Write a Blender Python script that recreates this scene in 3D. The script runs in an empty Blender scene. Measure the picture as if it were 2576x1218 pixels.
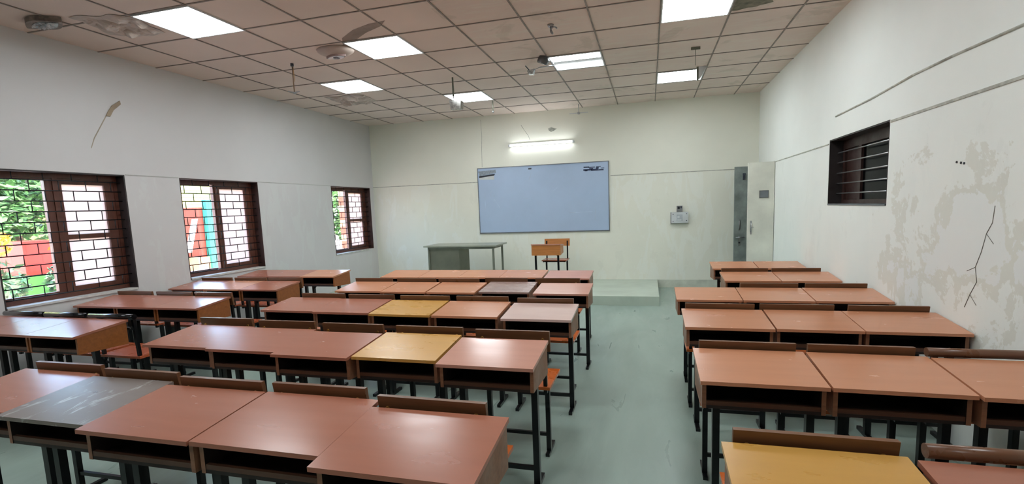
import bpy, bmesh, math, random
from mathutils import Vector, Matrix
random.seed(7)
S = bpy.context.scene
COL = S.collection
PI = math.pi

# ------------------------------------------------------------------ helpers
class MB:
    def __init__(self): self.bm = bmesh.new()
    def box(self, a, b, mat=None):
        x0, y0, z0 = a; x1, y1, z1 = b
        P = [(x0,y0,z0),(x1,y0,z0),(x1,y1,z0),(x0,y1,z0),(x0,y0,z1),(x1,y0,z1),(x1,y1,z1),(x0,y1,z1)]
        return self.hexa(P, mat)
    def hexa(self, P, mat=None):
        v = [self.bm.verts.new(mat @ Vector(p) if mat else p) for p in P]
        for f in ((0,3,2,1),(4,5,6,7),(0,1,5,4),(1,2,6,5),(2,3,7,6),(3,0,4,7)):
            self.bm.faces.new([v[i] for i in f])
        return self
    def prism(self, pts, axis, a, b):
        """pts in the plane across axis; extruded from a to b along it"""
        def mk(p, t):
            if axis == 'x': return (t, p[0], p[1])
            if axis == 'y': return (p[0], t, p[1])
            return (p[0], p[1], t)
        A = [self.bm.verts.new(mk(p, a)) for p in pts]; B = [self.bm.verts.new(mk(p, b)) for p in pts]
        self.bm.faces.new(A); self.bm.faces.new(B[::-1])
        n = len(pts)
        for i in range(n): self.bm.faces.new([A[i], B[i], B[(i+1)%n], A[(i+1)%n]])
        return self
    def tube(self, p, q, r, n=12, r2=None, cap=True):
        p = Vector(p); q = Vector(q); d = (q-p).normalized()
        u = d.cross(Vector((0,0,1)) if abs(d.z) < .9 else Vector((1,0,0))).normalized(); w = d.cross(u)
        r2 = r if r2 is None else r2
        A = [self.bm.verts.new(p + r*(math.cos(2*PI*i/n)*u + math.sin(2*PI*i/n)*w)) for i in range(n)]
        B = [self.bm.verts.new(q + r2*(math.cos(2*PI*i/n)*u + math.sin(2*PI*i/n)*w)) for i in range(n)]
        for i in range(n):
            f = self.bm.faces.new([A[i], A[(i+1)%n], B[(i+1)%n], B[i]]); f.smooth = True
        if cap: self.bm.faces.new(A[::-1]); self.bm.faces.new(B)
        return self
    def ball(self, c, r, sx=1, sy=1, sz=1, seg=14):
        m = Matrix.Translation(c) @ Matrix.Diagonal((sx,sy,sz,1))
        res = bmesh.ops.create_uvsphere(self.bm, u_segments=seg, v_segments=seg//2+1, radius=r, matrix=m)
        for v in res['verts']:
            for f in v.link_faces: f.smooth = True
        return self
    def bevel(self, w, seg=2):
        es = [e for e in self.bm.edges if len(e.link_faces) == 2 and e.calc_face_angle(0) > 0.6]
        bmesh.ops.bevel(self.bm, geom=es, offset=w, segments=seg, affect='EDGES', profile=.5)
        return self
    def build(self, name, mat, parent=None):
        bmesh.ops.recalc_face_normals(self.bm, faces=self.bm.faces)
        me = bpy.data.meshes.new(name); self.bm.to_mesh(me); self.bm.free()
        o = bpy.data.objects.new(name, me); COL.objects.link(o)
        for m in (mat if isinstance(mat, (list, tuple)) else [mat]): me.materials.append(m)
        if parent: o.parent = parent
        return o
def B(a, b, bev=0): 
    m = MB().box(a, b)
    return m.bevel(bev) if bev else m
def tag(o, label=None, cat=None, group=None, kind=None):
    if label: o['label'] = label
    if cat: o['category'] = cat
    if group: o['group'] = group
    if kind: o['kind'] = kind
    return o
def empty(name, loc, label=None, cat=None, group=None, kind=None, rz=0):
    o = bpy.data.objects.new(name, None); COL.objects.link(o); o.location = loc; o.rotation_euler.z = rz
    o.empty_display_size = .1
    return tag(o, label, cat, group, kind)
def copy_tree(o, parent=None):
    c = o.copy(); COL.objects.link(c); c.parent = parent
    for ch in KIDS.get(o.name, []): copy_tree(ch, c)
    return c
KIDS = {}
def remember(root):
    KIDS[root.name] = [c for c in COL.objects if c.parent == root]
    for c in KIDS[root.name]: remember(c)

# ------------------------------------------------------------------ materials
def lin(r, g, b):
    f = lambda c: (c/255)/12.92 if c/255 <= .04045 else ((c/255+.055)/1.055)**2.4
    return (f(r), f(g), f(b), 1)
def new_mat(name):
    m = bpy.data.materials.new(name); m.use_nodes = True
    nt = m.node_tree; p = nt.nodes['Principled BSDF']
    return m, nt, p
def setp(p, rough=.5, metal=0, spec=.5, coat=0):
    p.inputs['Roughness'].default_value = rough; p.inputs['Metallic'].default_value = metal
    p.inputs['Specular IOR Level'].default_value = spec; p.inputs['Coat Weight'].default_value = coat
def noise(nt, scale, detail=4, rough=.55, vec=None, dist=0):
    n = nt.nodes.new('ShaderNodeTexNoise'); n.inputs['Scale'].default_value = scale
    n.inputs['Detail'].default_value = detail; n.inputs['Roughness'].default_value = rough
    n.inputs['Distortion'].default_value = dist
    if vec: nt.links.new(vec, n.inputs['Vector'])
    return n.outputs['Fac']
def ramp(nt, fac, stops, interp='LINEAR'):
    r = nt.nodes.new('ShaderNodeValToRGB'); r.color_ramp.interpolation = interp
    e = r.color_ramp.elements
    while len(e) < len(stops): e.new(.5)
    for el, (p, c) in zip(e, stops): el.position = p; el.color = c if len(c) == 4 else (*c, 1)
    nt.links.new(fac, r.inputs['Fac']); return r.outputs['Color']
def mix(nt, fac, a, b, mode='MIX'):
    m = nt.nodes.new('ShaderNodeMix'); m.data_type = 'RGBA'; m.blend_type = mode
    for sock, val in ((m.inputs['Factor'], fac), (m.inputs['A'], a), (m.inputs['B'], b)):
        if hasattr(val, 'is_linked') or isinstance(val, bpy.types.NodeSocket): nt.links.new(val, sock)
        else: sock.default_value = val
    return m.outputs['Result']
def objco(nt, scale=(1,1,1), loc=(0,0,0), geo=False):
    mp = nt.nodes.new('ShaderNodeMapping'); mp.inputs['Scale'].default_value = scale; mp.inputs['Location'].default_value = loc
    if geo: g = nt.nodes.new('ShaderNodeNewGeometry'); nt.links.new(g.outputs['Position'], mp.inputs['Vector'])
    else: t = nt.nodes.new('ShaderNodeTexCoord'); nt.links.new(t.outputs['Object'], mp.inputs['Vector'])
    return mp.outputs['Vector']
def bump(nt, p, h, strength=.2, dist=.01):
    b = nt.nodes.new('ShaderNodeBump'); b.inputs['Strength'].default_value = strength; b.inputs['Distance'].default_value = dist
    nt.links.new(h, b.inputs['Height']); nt.links.new(b.outputs['Normal'], p.inputs['Normal'])
def math_(nt, op, a, b=None):
    m = nt.nodes.new('ShaderNodeMath'); m.operation = op
    for i, v in enumerate((a, b)):
        if v is None: continue
        if isinstance(v, bpy.types.NodeSocket): nt.links.new(v, m.inputs[i])
        else: m.inputs[i].default_value = v
    return m.outputs[0]
def plain(name, rgb, rough=.5, metal=0, var=.06, scale=6, spec=.5, coat=0):
    m, nt, p = new_mat(name); setp(p, rough, metal, spec, coat)
    c = lin(*rgb); d = [max(0, x*(1-var*3)) for x in c[:3]]+[1]; l = [min(1, x*(1+var*2)) for x in c[:3]]+[1]
    nt.links.new(ramp(nt, noise(nt, scale, 5, vec=objco(nt, geo=True)), [(.3, d), (.7, l)]), p.inputs['Base Color'])
    return m
def wood(name, rgb, rough=.3, streak=.25, grain=(2.5, 30, 30), coat=0, spec=.5):
    m, nt, p = new_mat(name); setp(p, rough, 0, spec, coat); p.inputs['Coat Roughness'].default_value = .12
    c = lin(*rgb); v = objco(nt, grain, geo=True)
    g = noise(nt, 1.6, 6, .6, v, .4); broad = noise(nt, 2.2, 2, .5, objco(nt, (1,1,1), geo=True))
    a = [x*(1-streak) for x in c[:3]]+[1]; b = [min(1, x*(1+streak*.6)) for x in c[:3]]+[1]
    col = ramp(nt, g, [(.3, a), (.7, b)])
    col = mix(nt, ramp(nt, broad, [(.35, (0,0,0)), (.7, (.45,.45,.45))]), col, (c[0]*1.12, c[1]*.98, c[2]*.9, 1))
    nt.links.new(col, p.inputs['Base Color'])
    bump(nt, p, g, .05, .003)
    rr = ramp(nt, noise(nt, 5, 4, .6, objco(nt, geo=True)), [(.3, (rough*.75,)*3), (.75, (min(1, rough*1.5),)*3)])
    nt.links.new(rr, p.inputs['Roughness'])
    return m
def laminate(name, rgb, rough=.24, wear=.12, wearcol=(205,190,175)):
    """desk top laminate: nearly even colour, faint brushing, small chips and scratches"""
    m, nt, p = new_mat(name); setp(p, rough, 0, .5)
    c = lin(*rgb)
    v = objco(nt, (1.2, 12, 12), geo=True)
    g = noise(nt, 1.5, 5, .6, v, .3)
    col = ramp(nt, g, [(.3, [x*.96 for x in c[:3]]+[1]), (.7, [min(1, x*1.04) for x in c[:3]]+[1])])
    big = noise(nt, 1.7, 3, .5, objco(nt, geo=True))
    col = mix(nt, ramp(nt, big, [(.35, (0,0,0)), (.8, (.35,.35,.35))]), col, (c[0]*1.05, c[1]*1.02, c[2]*1.0, 1))
    sc = noise(nt, 26 if wear < .2 else 9, 5, .7, objco(nt, (1, .35, 1), (3,1,0), geo=True), .6)
    msk = ramp(nt, sc, [(.80-wear*.6, (0,0,0)), (.82-wear*.5, (.75,.75,.75))])
    col = mix(nt, msk, col, lin(*wearcol))
    nt.links.new(col, p.inputs['Base Color'])
    rr = ramp(nt, noise(nt, 4, 5, .6, objco(nt, (1,3,1), geo=True)), [(.3, (rough*.9,)*3), (.75, (rough*1.2,)*3)])
    nt.links.new(rr, p.inputs['Roughness'])
    bump(nt, p, g, .01, .001)
    return m
def wallmat(name, rgb, patch, patch_amt=.5, low=2.0, seed=0, peel=None):
    """painted plaster: brushed patches below the dado line, optional peeling region"""
    m, nt, p = new_mat(name); setp(p, .55, 0, .35)
    c = lin(*rgb); k = objco(nt, (1,1,1), (seed,seed*1.7,0), geo=True)
    n1 = noise(nt, 1.1, 4, .5, k)
    col = ramp(nt, n1, [(.3, [x*.96 for x in c[:3]]+[1]), (.7, [min(1, x*1.03) for x in c[:3]]+[1])])
    # brushed vertical patches
    kv = objco(nt, (3.2, 3.2, 1.0), (seed*2, seed, .3), geo=True)
    n2 = noise(nt, 1.3, 6, .62, kv, .8)
    msk = ramp(nt, n2, [(.54, (0,0,0)), (.57, (1,1,1))])
    n3 = noise(nt, 2.1, 6, .6, objco(nt, (2,2,1.2), (seed+5, seed, 1), geo=True), .5)
    msk3 = ramp(nt, n3, [(.60, (0,0,0)), (.63, (1,1,1))])
    g = nt.nodes.new('ShaderNodeNewGeometry'); sx = nt.nodes.new('ShaderNodeSeparateXYZ'); nt.links.new(g.outputs['Position'], sx.inputs[0])
    below = math_(nt, 'LESS_THAN', sx.outputs['Z'], low)
    f = math_(nt, 'MULTIPLY', math_(nt, 'MULTIPLY', msk, below), patch_amt)
    col = mix(nt, f, col, lin(*patch))
    f3 = math_(nt, 'MULTIPLY', math_(nt, 'MULTIPLY', msk3, below), patch_amt*.6)
    col = mix(nt, f3, col, tuple(x*.88 for x in c[:3])+(1,))
    h = n1
    if peel:
        (py, pz, ry, rz) = peel
        dy = math_(nt, 'DIVIDE', math_(nt, 'SUBTRACT', sx.outputs['Y'], py), ry)
        dz = math_(nt, 'DIVIDE', math_(nt, 'SUBTRACT', sx.outputs['Z'], pz), rz)
        d2 = math_(nt, 'ADD', math_(nt, 'MULTIPLY', dy, dy), math_(nt, 'MULTIPLY', dz, dz))
        n4 = noise(nt, 2.2, 9, .66, objco(nt, (1,1,1), (seed,2,4), geo=True), .35)
        e = math_(nt, 'SUBTRACT', n4, math_(nt, 'MULTIPLY', d2, .055))
        pk = ramp(nt, e, [(.455, (0,0,0)), (.462, (1,1,1))])
        col = mix(nt, math_(nt, 'MULTIPLY', pk, .38), col, lin(206,204,188))
        pk2 = ramp(nt, e, [(.525, (0,0,0)), (.532, (1,1,1))])
        col = mix(nt, math_(nt, 'MULTIPLY', pk2, .8), col, lin(242,246,246))
        h = math_(nt, 'ADD', n1, math_(nt, 'MULTIPLY', pk, .3))
    nt.links.new(col, p.inputs['Base Color'])
    bump(nt, p, h, .15, .01)
    return m
def emit(name, rgb, s):
    m = bpy.data.materials.new(name); m.use_nodes = True; nt = m.node_tree; nt.nodes.clear()
    e = nt.nodes.new('ShaderNodeEmission'); e.inputs['Color'].default_value = (*rgb, 1); e.inputs['Strength'].default_value = s
    o = nt.nodes.new('ShaderNodeOutputMaterial'); nt.links.new(e.outputs[0], o.inputs[0]); return m
def brick(name, c1, c2, mortar, scale=1, axes='yz', w=.24, h=.08, ms=.012, rough=.8):
    m, nt, p = new_mat(name); setp(p, rough)
    g = nt.nodes.new('ShaderNodeNewGeometry'); s = nt.nodes.new('ShaderNodeSeparateXYZ'); cb = nt.nodes.new('ShaderNodeCombineXYZ')
    nt.links.new(g.outputs['Position'], s.inputs[0]); nt.links.new(s.outputs[axes[0].upper()], cb.inputs[0]); nt.links.new(s.outputs[axes[1].upper()], cb.inputs[1])
    b = nt.nodes.new('ShaderNodeTexBrick'); nt.links.new(cb.outputs[0], b.inputs['Vector'])
    b.inputs['Color1'].default_value = lin(*c1); b.inputs['Color2'].default_value = lin(*c2); b.inputs['Mortar'].default_value = lin(*mortar)
    b.inputs['Scale'].default_value = scale; b.inputs['Mortar Size'].default_value = ms; b.inputs['Brick Width'].default_value = w; b.inputs['Row Height'].default_value = h
    nt.links.new(b.outputs['Color'], p.inputs['Base Color']); return m

M = {}
M['wall_front'] = wallmat('front wall paint', (234,234,221), (238,241,234), .4, 1.98, 1)
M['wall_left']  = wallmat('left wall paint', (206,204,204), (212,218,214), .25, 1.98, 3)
M['wall_right'] = wallmat('right wall paint', (243,247,243), (245,248,243), .4, 1.98, 6, peel=(3.45, 1.12, .75, .42))
M['wall_back']  = plain('back wall paint', (205,204,194), .6)
M['ledge'] = plain('worn white ledge', (206,206,202), .45, var=.08, scale=12)
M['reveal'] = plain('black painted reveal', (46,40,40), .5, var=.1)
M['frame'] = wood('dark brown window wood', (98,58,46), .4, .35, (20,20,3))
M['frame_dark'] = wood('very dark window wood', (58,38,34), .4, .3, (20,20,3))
M['iron'] = plain('black painted iron', (26,27,30), .35, .3, var=.1, scale=20)
M['legs'] = plain('black enamelled steel', (20,21,24), .3, .4, var=.1, scale=20, coat=.2)
M['steel'] = plain('brushed steel', (170,172,175), .3, .9, var=.05)
M['brass'] = plain('brass screw', (200,150,80), .3, .9)
M['greymetal'] = plain('grey enamelled steel', (118,122,108), .45, .2, var=.06)
M['greymetal_dark'] = plain('olive grey sheet steel', (112,114,98), .5, .2, var=.08, scale=3)
M['tabletop'] = plain('grey green table top', (150,155,140), .35, 0, var=.05)
M['oak'] = wood('orange brown desk side', (150,88,42), .38, .28)
M['oaklight'] = wood('light orange desk board', (186,120,62), .38, .25)
M['oakdark'] = wood('dark brown desk side', (140,98,74), .38, .28)
M['inner_shade'] = wood('compartment wood with painted shade', (34,24,20), .55, .3)  # near-black tone paints in the shade inside the desk boxes
M['lip'] = wood('dark brown front lip', (84,56,42), .4, .3)
M['backrest'] = wood('brown backrest board', (112,74,48), .34, .28)
M['seat'] = wood('orange varnished seat board', (192,98,42), .28, .08, coat=.3)
M['redseat'] = wood('red brown varnished seat board', (176,88,54), .26, .08, coat=.3)
M['top_red'] = laminate('red brown laminate', (168,106,84), .24, .06)
M['top_tan'] = laminate('tan orange laminate', (198,136,102), .24, .07)
M['top_must'] = laminate('mustard yellow laminate', (202,152,76), .28, .04)
M['top_grey'] = laminate('worn grey brown laminate', (128,116,110), .3, .38, (190,190,190))
M['top_pink'] = laminate('pinkish brown laminate', (196,142,124), .2)
M['top_mauve'] = laminate('mauve grey laminate', (158,132,124), .26, .02)
M['top_glare'] = laminate('pink laminate with painted glare', (206,178,170), .2)  # glare of a ceiling light painted into the top colour
M['board'] = plain('bluish white board enamel', (176,196,224), .28, 0, var=.015, scale=2)
M['alu'] = plain('grey aluminium trim', (128,132,138), .4, .7)
M['whiteplastic'] = plain('off white plastic', (206,210,212), .35, var=.03)
M['greyplastic'] = plain('grey plastic', (110,110,110), .4)
M['ink'] = plain('navy marker ink', (38,52,88), .5, var=.2, scale=60)
M['inkblack'] = plain('black smudge', (30,34,42), .5)
M['paper'] = plain('greyish sheet', (150,160,172), .6, var=.12, scale=30)
M['doorcream'] = plain('cream painted door', (224,224,212), .42, var=.05, scale=3)
M['doorgrey'] = plain('grey green painted door', (138,148,144), .4, var=.12, scale=5)
M['panel'] = emit('light panel diffuser', (.93, 1, 1.03), 11.5)
M['tube'] = emit('fluorescent tube', (.93, .97, 1), 13)
M['groove'] = plain('grey line putty', (164,166,156), .7, var=.15, scale=14)  # grey for the wall line, plaster chip and cracks
M['grid'] = plain('grey ceiling grid bar', (140,130,122), .6, var=.12, scale=9)
M['crystal'] = plain('silvery glass', (190,196,200), .1, .6, var=.2, scale=40)
M['eyewhite'] = plain('glossy white lens', (214,216,222), .12, var=.08, scale=30)
M['eyedark'] = plain('smoky dark lens', (58,58,62), .12)
M['sclip'] = plain('smoke grey clip', (60,66,78), .3)

# ceiling: brownish grey tiles with stains
m, nt, p = new_mat('ceiling tile paint'); setp(p, .8, 0, .2)
k = objco(nt, geo=True); c = lin(222,206,196)
n1 = noise(nt, .9, 4, .5, k)
col = ramp(nt, n1, [(.3, [x*.93 for x in c[:3]]+[1]), (.7, [min(1, x*1.06) for x in c[:3]]+[1])])
st = noise(nt, 1.9, 6, .62, objco(nt, (1,1,1), (4,9,0), geo=True), .7)
g = nt.nodes.new('ShaderNodeNewGeometry'); sx = nt.nodes.new('ShaderNodeSeparateXYZ'); nt.links.new(g.outputs['Position'], sx.inputs[0])
east = math_(nt, 'GREATER_THAN', sx.outputs['X'], -1.8)
col = mix(nt, math_(nt, 'MULTIPLY', math_(nt, 'MULTIPLY', ramp(nt, st, [(.57, (0,0,0)), (.62, (1,1,1))]), east), .35), col, lin(180,172,158))
st2 = noise(nt, 6, 6, .65, objco(nt, (.4,2.2,1), (1,3,0), geo=True), .4)
col = mix(nt, math_(nt, 'MULTIPLY', math_(nt, 'MULTIPLY', ramp(nt, st2, [(.52, (0,0,0)), (.6, (1,1,1))]), east), .25), col, lin(226,226,212))
nt.links.new(col, p.inputs['Base Color']); bump(nt, p, st2, .12, .004); M['ceiling'] = m

# floor: polished grey green cement
m, nt, p = new_mat('polished grey green floor'); setp(p, .35, 0, .45)
c = lin(150,168,158)
n1 = noise(nt, 1.3, 5, .6, objco(nt, (1.6,.5,1), geo=True), .6)
col = ramp(nt, n1, [(.3, [x*.84 for x in c[:3]]+[1]), (.7, [min(1, x*1.1) for x in c[:3]]+[1])])
n2 = noise(nt, 2.6, 6, .6, objco(nt, (2.6,.7,1), (7,2,0), geo=True), .9)
col = mix(nt, math_(nt, 'MULTIPLY', ramp(nt, n2, [(.53, (0,0,0)), (.57, (1,1,1))]), .22), col, lin(160,176,166))
nt.links.new(col, p.inputs['Base Color'])
nt.links.new(ramp(nt, n2, [(.3, (.26,)*3), (.7, (.46,)*3)]), p.inputs['Roughness']); bump(nt, p, n1, .05, .004); M['floor'] = m
m, nt, p = new_mat('platform cement'); setp(p, .45, 0, .4); c = lin(186,198,184)
n1 = noise(nt, 1.6, 5, .6, objco(nt, geo=True), .6)
nt.links.new(ramp(nt, n1, [(.3, [x*.88 for x in c[:3]]+[1]), (.7, [min(1, x*1.1) for x in c[:3]]+[1])]), p.inputs['Base Color']); M['platform'] = m

def glassmat(name, tint, frost, alpha, rough=.05):
    m = bpy.data.materials.new(name); m.use_nodes = True; nt = m.node_tree; nt.nodes.clear()
    tr = nt.nodes.new('ShaderNodeBsdfTransparent'); tr.inputs[0].default_value = (*tint, 1)
    gl = nt.nodes.new('ShaderNodeBsdfGlossy'); gl.inputs['Roughness'].default_value = rough
    fr = nt.nodes.new('ShaderNodeLayerWeight'); fr.inputs['Blend'].default_value = .5
    fz = math_(nt, 'ADD', math_(nt, 'MULTIPLY', math_(nt, 'POWER', fr.outputs['Facing'], 5.0), .6), .03)
    mx = nt.nodes.new('ShaderNodeMixShader'); nt.links.new(fz, mx.inputs[0]); nt.links.new(tr.outputs[0], mx.inputs[1]); nt.links.new(gl.outputs[0], mx.inputs[2])
    out = nt.nodes.new('ShaderNodeOutputMaterial'); last = mx
    if frost:
        tl = nt.nodes.new('ShaderNodeBsdfTranslucent'); tl.inputs[0].default_value = (*frost, 1)
        m2 = nt.nodes.new('ShaderNodeMixShader'); m2.inputs[0].default_value = alpha
        nt.links.new(mx.outputs[0], m2.inputs[1]); nt.links.new(tl.outputs[0], m2.inputs[2]); last = m2
    nt.links.new(last.outputs[0], out.inputs[0]); return m
M['clear'] = glassmat('clear window glass', (.95,.97,.95), None, 0)
M['frost'] = glassmat('cream frosted window glass', (.97,.95,.92), (.44,.38,.345), .88)
M['smoke'] = glassmat('smoky dark glass', (.30,.32,.36), (.5,.55,.62), .25, .12)

# ------------------------------------------------------------------ room (metres; the camera stands at the origin, 1.5 m up)
XL, XR, YF, YB, H, T = -5.40, 1.75, 8.72, -3.0, 3.22, .24
def struct(o): return tag(o, kind='structure')
struct(B((XL-T, YB-T, -.12), (XR+T+2.2, YF+T, 0)).build('floor', M['floor']))
struct(B((XL-T, YB-T, H), (XR+T, YF+T, H+.2)).build('ceiling', M['ceiling']))
def wall_with_holes(name, mat, x0, x1, holes):
    """wall along y between x0 and x1; holes = (ya, yb, za, zb)"""
    w = MB(); ys = sorted({YB-T, YF+T} | {h[0] for h in holes} | {h[1] for h in holes})
    for a, b in zip(ys, ys[1:]):
        cut = [h for h in holes if h[0] <= a and h[1] >= b]
        if not cut: w.box((x0, a, 0), (x1, b, H)); continue
        h = cut[0]
        if h[2] > 0: w.box((x0, a, 0), (x1, b, h[2]))
        w.box((x0, a, h[3]), (x1, b, H))
    return struct(w.build(name, mat))
WT, WB = 1.992, .764
WIN = [(2.81, 3.94), (4.555, 5.74), (7.372, 8.592)]
wall_with_holes('wall_left', M['wall_left'], XL-T, XL, [(a, b, WB, WT) for a, b in WIN])
RW = (4.247, 5.498, 1.412, 2.054); DOOR = (7.665, 8.47, 0, 2.03)
wall_with_holes('wall_right', M['wall_right'], XR, XR+T, [RW, DOOR])
struct(B((XL, YF, 0), (XR, YF+T, H)).build('wall_front', M['wall_front']))
struct(B((XL, YB-T, 0), (XR, YB, H)).build('wall_back', M['wall_back']))

# ceiling grid
GX = [-4.855, -4.21, -3.61, -2.985, -2.38, -1.755, -1.13, -.515, .11, .735, 1.36]
GY = [-2.8, -2.2, -1.6, -.98, -.37, .24, .85, 1.46, 2.06, 2.66, 3.27, 3.84, 4.435, 5.03, 5.655, 6.275, 6.86, 7.50, 8.1]
g = MB()
for x in GX: g.box((x-.007, YB, H-.007), (x+.007, YF, H-.0005))
for y in GY: g.box((XL, y-.007, H-.006), (XR, y+.007, H-.0005))
struct(g.build('trim_1', M['grid']))
# dado line at 2 m on the three walls, conduit line above it on the right wall
g = MB()
g.box((XL, YF-.004, 1.997), (-3.09, YF+.01, 2.007)); g.box((-.66, YF-.004, 1.997), (XR, YF+.01, 2.007))
struct(g.build('trim_2', M['groove']))
g = MB(); g.box((XR-.006, 5.51, 2.012), (XR+.01, YF, 2.022)); g.box((XR-.006, 2.0, 2.03), (XR+.01, 4.24, 2.046))
M['conduit'] = plain('pale putty line', (188,190,180), .7, var=.12, scale=14)
struct(g.build('trim_3', M['conduit']))
g = MB()
prev = (5.35, 2.262)
for y, z in ((4.9,2.268),(4.6,2.271),(3.94,2.30),(3.5,2.30),(2.95,2.286),(2.2,2.29),(1.2,2.29)):
    g.tube((XR-.002, prev[0], prev[1]), (XR-.002, y, z), .008, 8); prev = (y, z)
struct(g.build('trim_4', M['conduit']))
g = MB()
for a, b in ((WIN[0][1]+.01, WIN[1][0]-.01), (WIN[1][1]+.01, WIN[2][0]-.01)): g.box((XL-.01, a, 1.990), (XL+.004, b, 1.998))
struct(g.build('trim_5', plain('left wall faint line', (176,177,172), .6)))
# skirting band along the front wall, right of the platform
struct(B((.15, YF-.012, 0), (XR-.42, YF, .14)).build('baseboard_front', plain('cream skirting', (204,208,194), .5)))

# platform
PX = .135; PY = 7.10; PZ = .14
o = B((XL+.001, PY, .0), (PX, YF-.001, PZ), 0).build('trim_6', M['platform']); struct(o)

# ------------------------------------------------------------------ left windows
def left_window(i, y0, y1):
    fx0, fx1 = XL-.17, XL-.11            # frame plane
    f = MB()
    t = .045
    f.box((fx0, y0+.012, WB+.012), (fx1, y0+t, WT-.012)); f.box((fx0, y1-t, WB+.012), (fx1, y1-.012, WT-.012))
    f.box((fx0, y0+t, WT-t-.01), (fx1, y1-t, WT-.012)); f.box((fx0, y0+t, WB+.012), (fx1, y1-t, WB+.06))
    ym = (y0+y1)/2 + .0
    f.box((fx0, ym-.022, WB+.06), (fx1, ym+.022, WT-t-.01)); f.bevel(.003, 1)
    o = struct(f.build('window_%d' % i, M['frame']))
    # painted reveal lining, dark on the two sides and the head, pale ledge below
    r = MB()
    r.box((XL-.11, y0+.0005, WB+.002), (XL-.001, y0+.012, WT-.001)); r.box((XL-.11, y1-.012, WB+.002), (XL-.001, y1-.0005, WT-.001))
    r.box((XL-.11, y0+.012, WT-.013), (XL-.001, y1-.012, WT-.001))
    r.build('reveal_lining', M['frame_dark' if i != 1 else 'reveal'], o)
    MB().box((XL-.11, y0+.012, WB+.001), (XL+.012, y1-.0125, WB+.02)).bevel(.004).build('window_sill', M['ledge'], o)
    # sashes: the half beyond the mullion is a cream glazed casement, the near half clear
    s = MB(); a, b = ym+.024, y1-t; zb, zt = WB+.062, WT-t-.012; sx0, sx1 = fx0+.008, fx1-.008
    w2 = .055
    s.box((sx0, a, zb), (sx1, a+.03, zt)); s.box((sx0, b-w2*1.6, zb), (sx1, b, zt)); s.box((sx0, a+.03, zt-w2), (sx1, b-w2*1.6, zt)); s.box((sx0, a+.03, zb), (sx1, b-w2*1.6, zb+w2))
    if i != 2: s.box((sx0, a+.03, 1.345), (sx1, b-w2*1.6, 1.39))
    sash = s.bevel(.003, 1).build('casement', M['frame'], o)
    MB().box((fx0+.027, a+.032, zb+w2+.002), (fx0+.032, b-w2*1.6-.002, zt-w2-.002)).build('pane', M['frost'], sash)
    s = MB(); a, b = y0+t, ym-.024; w2 = .03
    s.box((sx0, a, zb), (sx1, a+w2, zt)); s.box((sx0, b-(.06 if i == 1 else .02), zb), (sx1, b, zt)); s.box((sx0, a+w2, zt-.02), (sx1, b-.06, zt)); s.box((sx0, a+w2, zb), (sx1, b-.06, zb+.025))
    sash = s.build('casement', M['frame'], o)
    MB().box((fx0+.027, a+w2+.002, zb+.027), (fx0+.031, b-.062, zt-.022)).build('pane', M['clear'], sash)
    # iron grille in a brick bond
    g = MB(); z = WB+.075; k = 0; gx = XL-.06; step = .0975
    while z < WT-.03:
        g.tube((gx, y0+.013, z), (gx, y1-.013, z), .0060, 6)
        yy = y0+.1+(.115 if k % 2 else 0)
        while yy < y1-.05:
            g.tube((gx, yy, z), (gx, yy, min(z+step, WT-.016)), .0046, 6); yy += .23
        z += step; k += 1
    g.build('grille', M['iron'], o)
for i, (a, b) in enumerate(WIN): left_window(i+1, a, b)

# right wall window: dark shuttered opening with five rods
y0, y1, zb, zt = RW
f = MB(); fx0, fx1 = XR+.12, XR+.17
f.box((fx0, y0+.01, zb+.01), (fx1, y0+.06, zt-.01)); f.box((fx0, y1-.06, zb+.01), (fx1, y1-.01, zt-.01)); f.box((fx0, y0+.06, zt-.10), (fx1, y1-.06, zt-.01)); f.box((fx0, y0+.06, zb+.01), (fx1, y1-.06, zb+.05))
f.box((fx0, 5.06, zb+.05), (fx1, 5.12, zt-.10))
o = struct(f.bevel(.003, 1).build('window_4', M['frame_dark']))
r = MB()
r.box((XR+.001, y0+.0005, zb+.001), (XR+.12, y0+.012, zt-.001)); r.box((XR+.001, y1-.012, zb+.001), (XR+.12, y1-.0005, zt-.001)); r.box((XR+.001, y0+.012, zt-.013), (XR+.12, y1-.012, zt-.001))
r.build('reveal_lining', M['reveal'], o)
MB().box((XR-.006, y0+.012, zb+.001), (XR+.12, y1-.0125, zb+.014)).bevel(.003).build('window_sill', M['alu'], o)
MB().box((fx0+.02, 5.122, zb+.052), (fx0+.035, y1-.062, zt-.102)).build('shutter_leaf', M['frame_dark'], o)
MB().box((fx0+.02, y0+.062, zb+.052), (fx0+.026, 5.058, zt-.102)).build('pane', M['smoke'], o)
g = MB()
for z in (1.525, 1.622, 1.722, 1.825, 1.922): g.tube((XR+.075, y0+.013, z), (XR+.075, y1-.013, z), .006, 8)
g.build('grille', M['steel'], o)

# ------------------------------------------------------------------ corridor behind the right wall
c = MB(); X2 = XR+T+2.0
c.box((X2, YB-T, 0), (X2+.15, YF+T, 2.9)); c.box((XR+T, YB-T, 2.9), (X2+.15, YF+T, 3.05)); c.box((XR+T, YF+.1, 0), (X2, YF+T, 2.9)); c.box((XR+T, YB-T, 0), (X2, YB, 2.9))
struct(c.build('wall_corridor', plain('dim corridor paint', (120,112,106), .7)))

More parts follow.
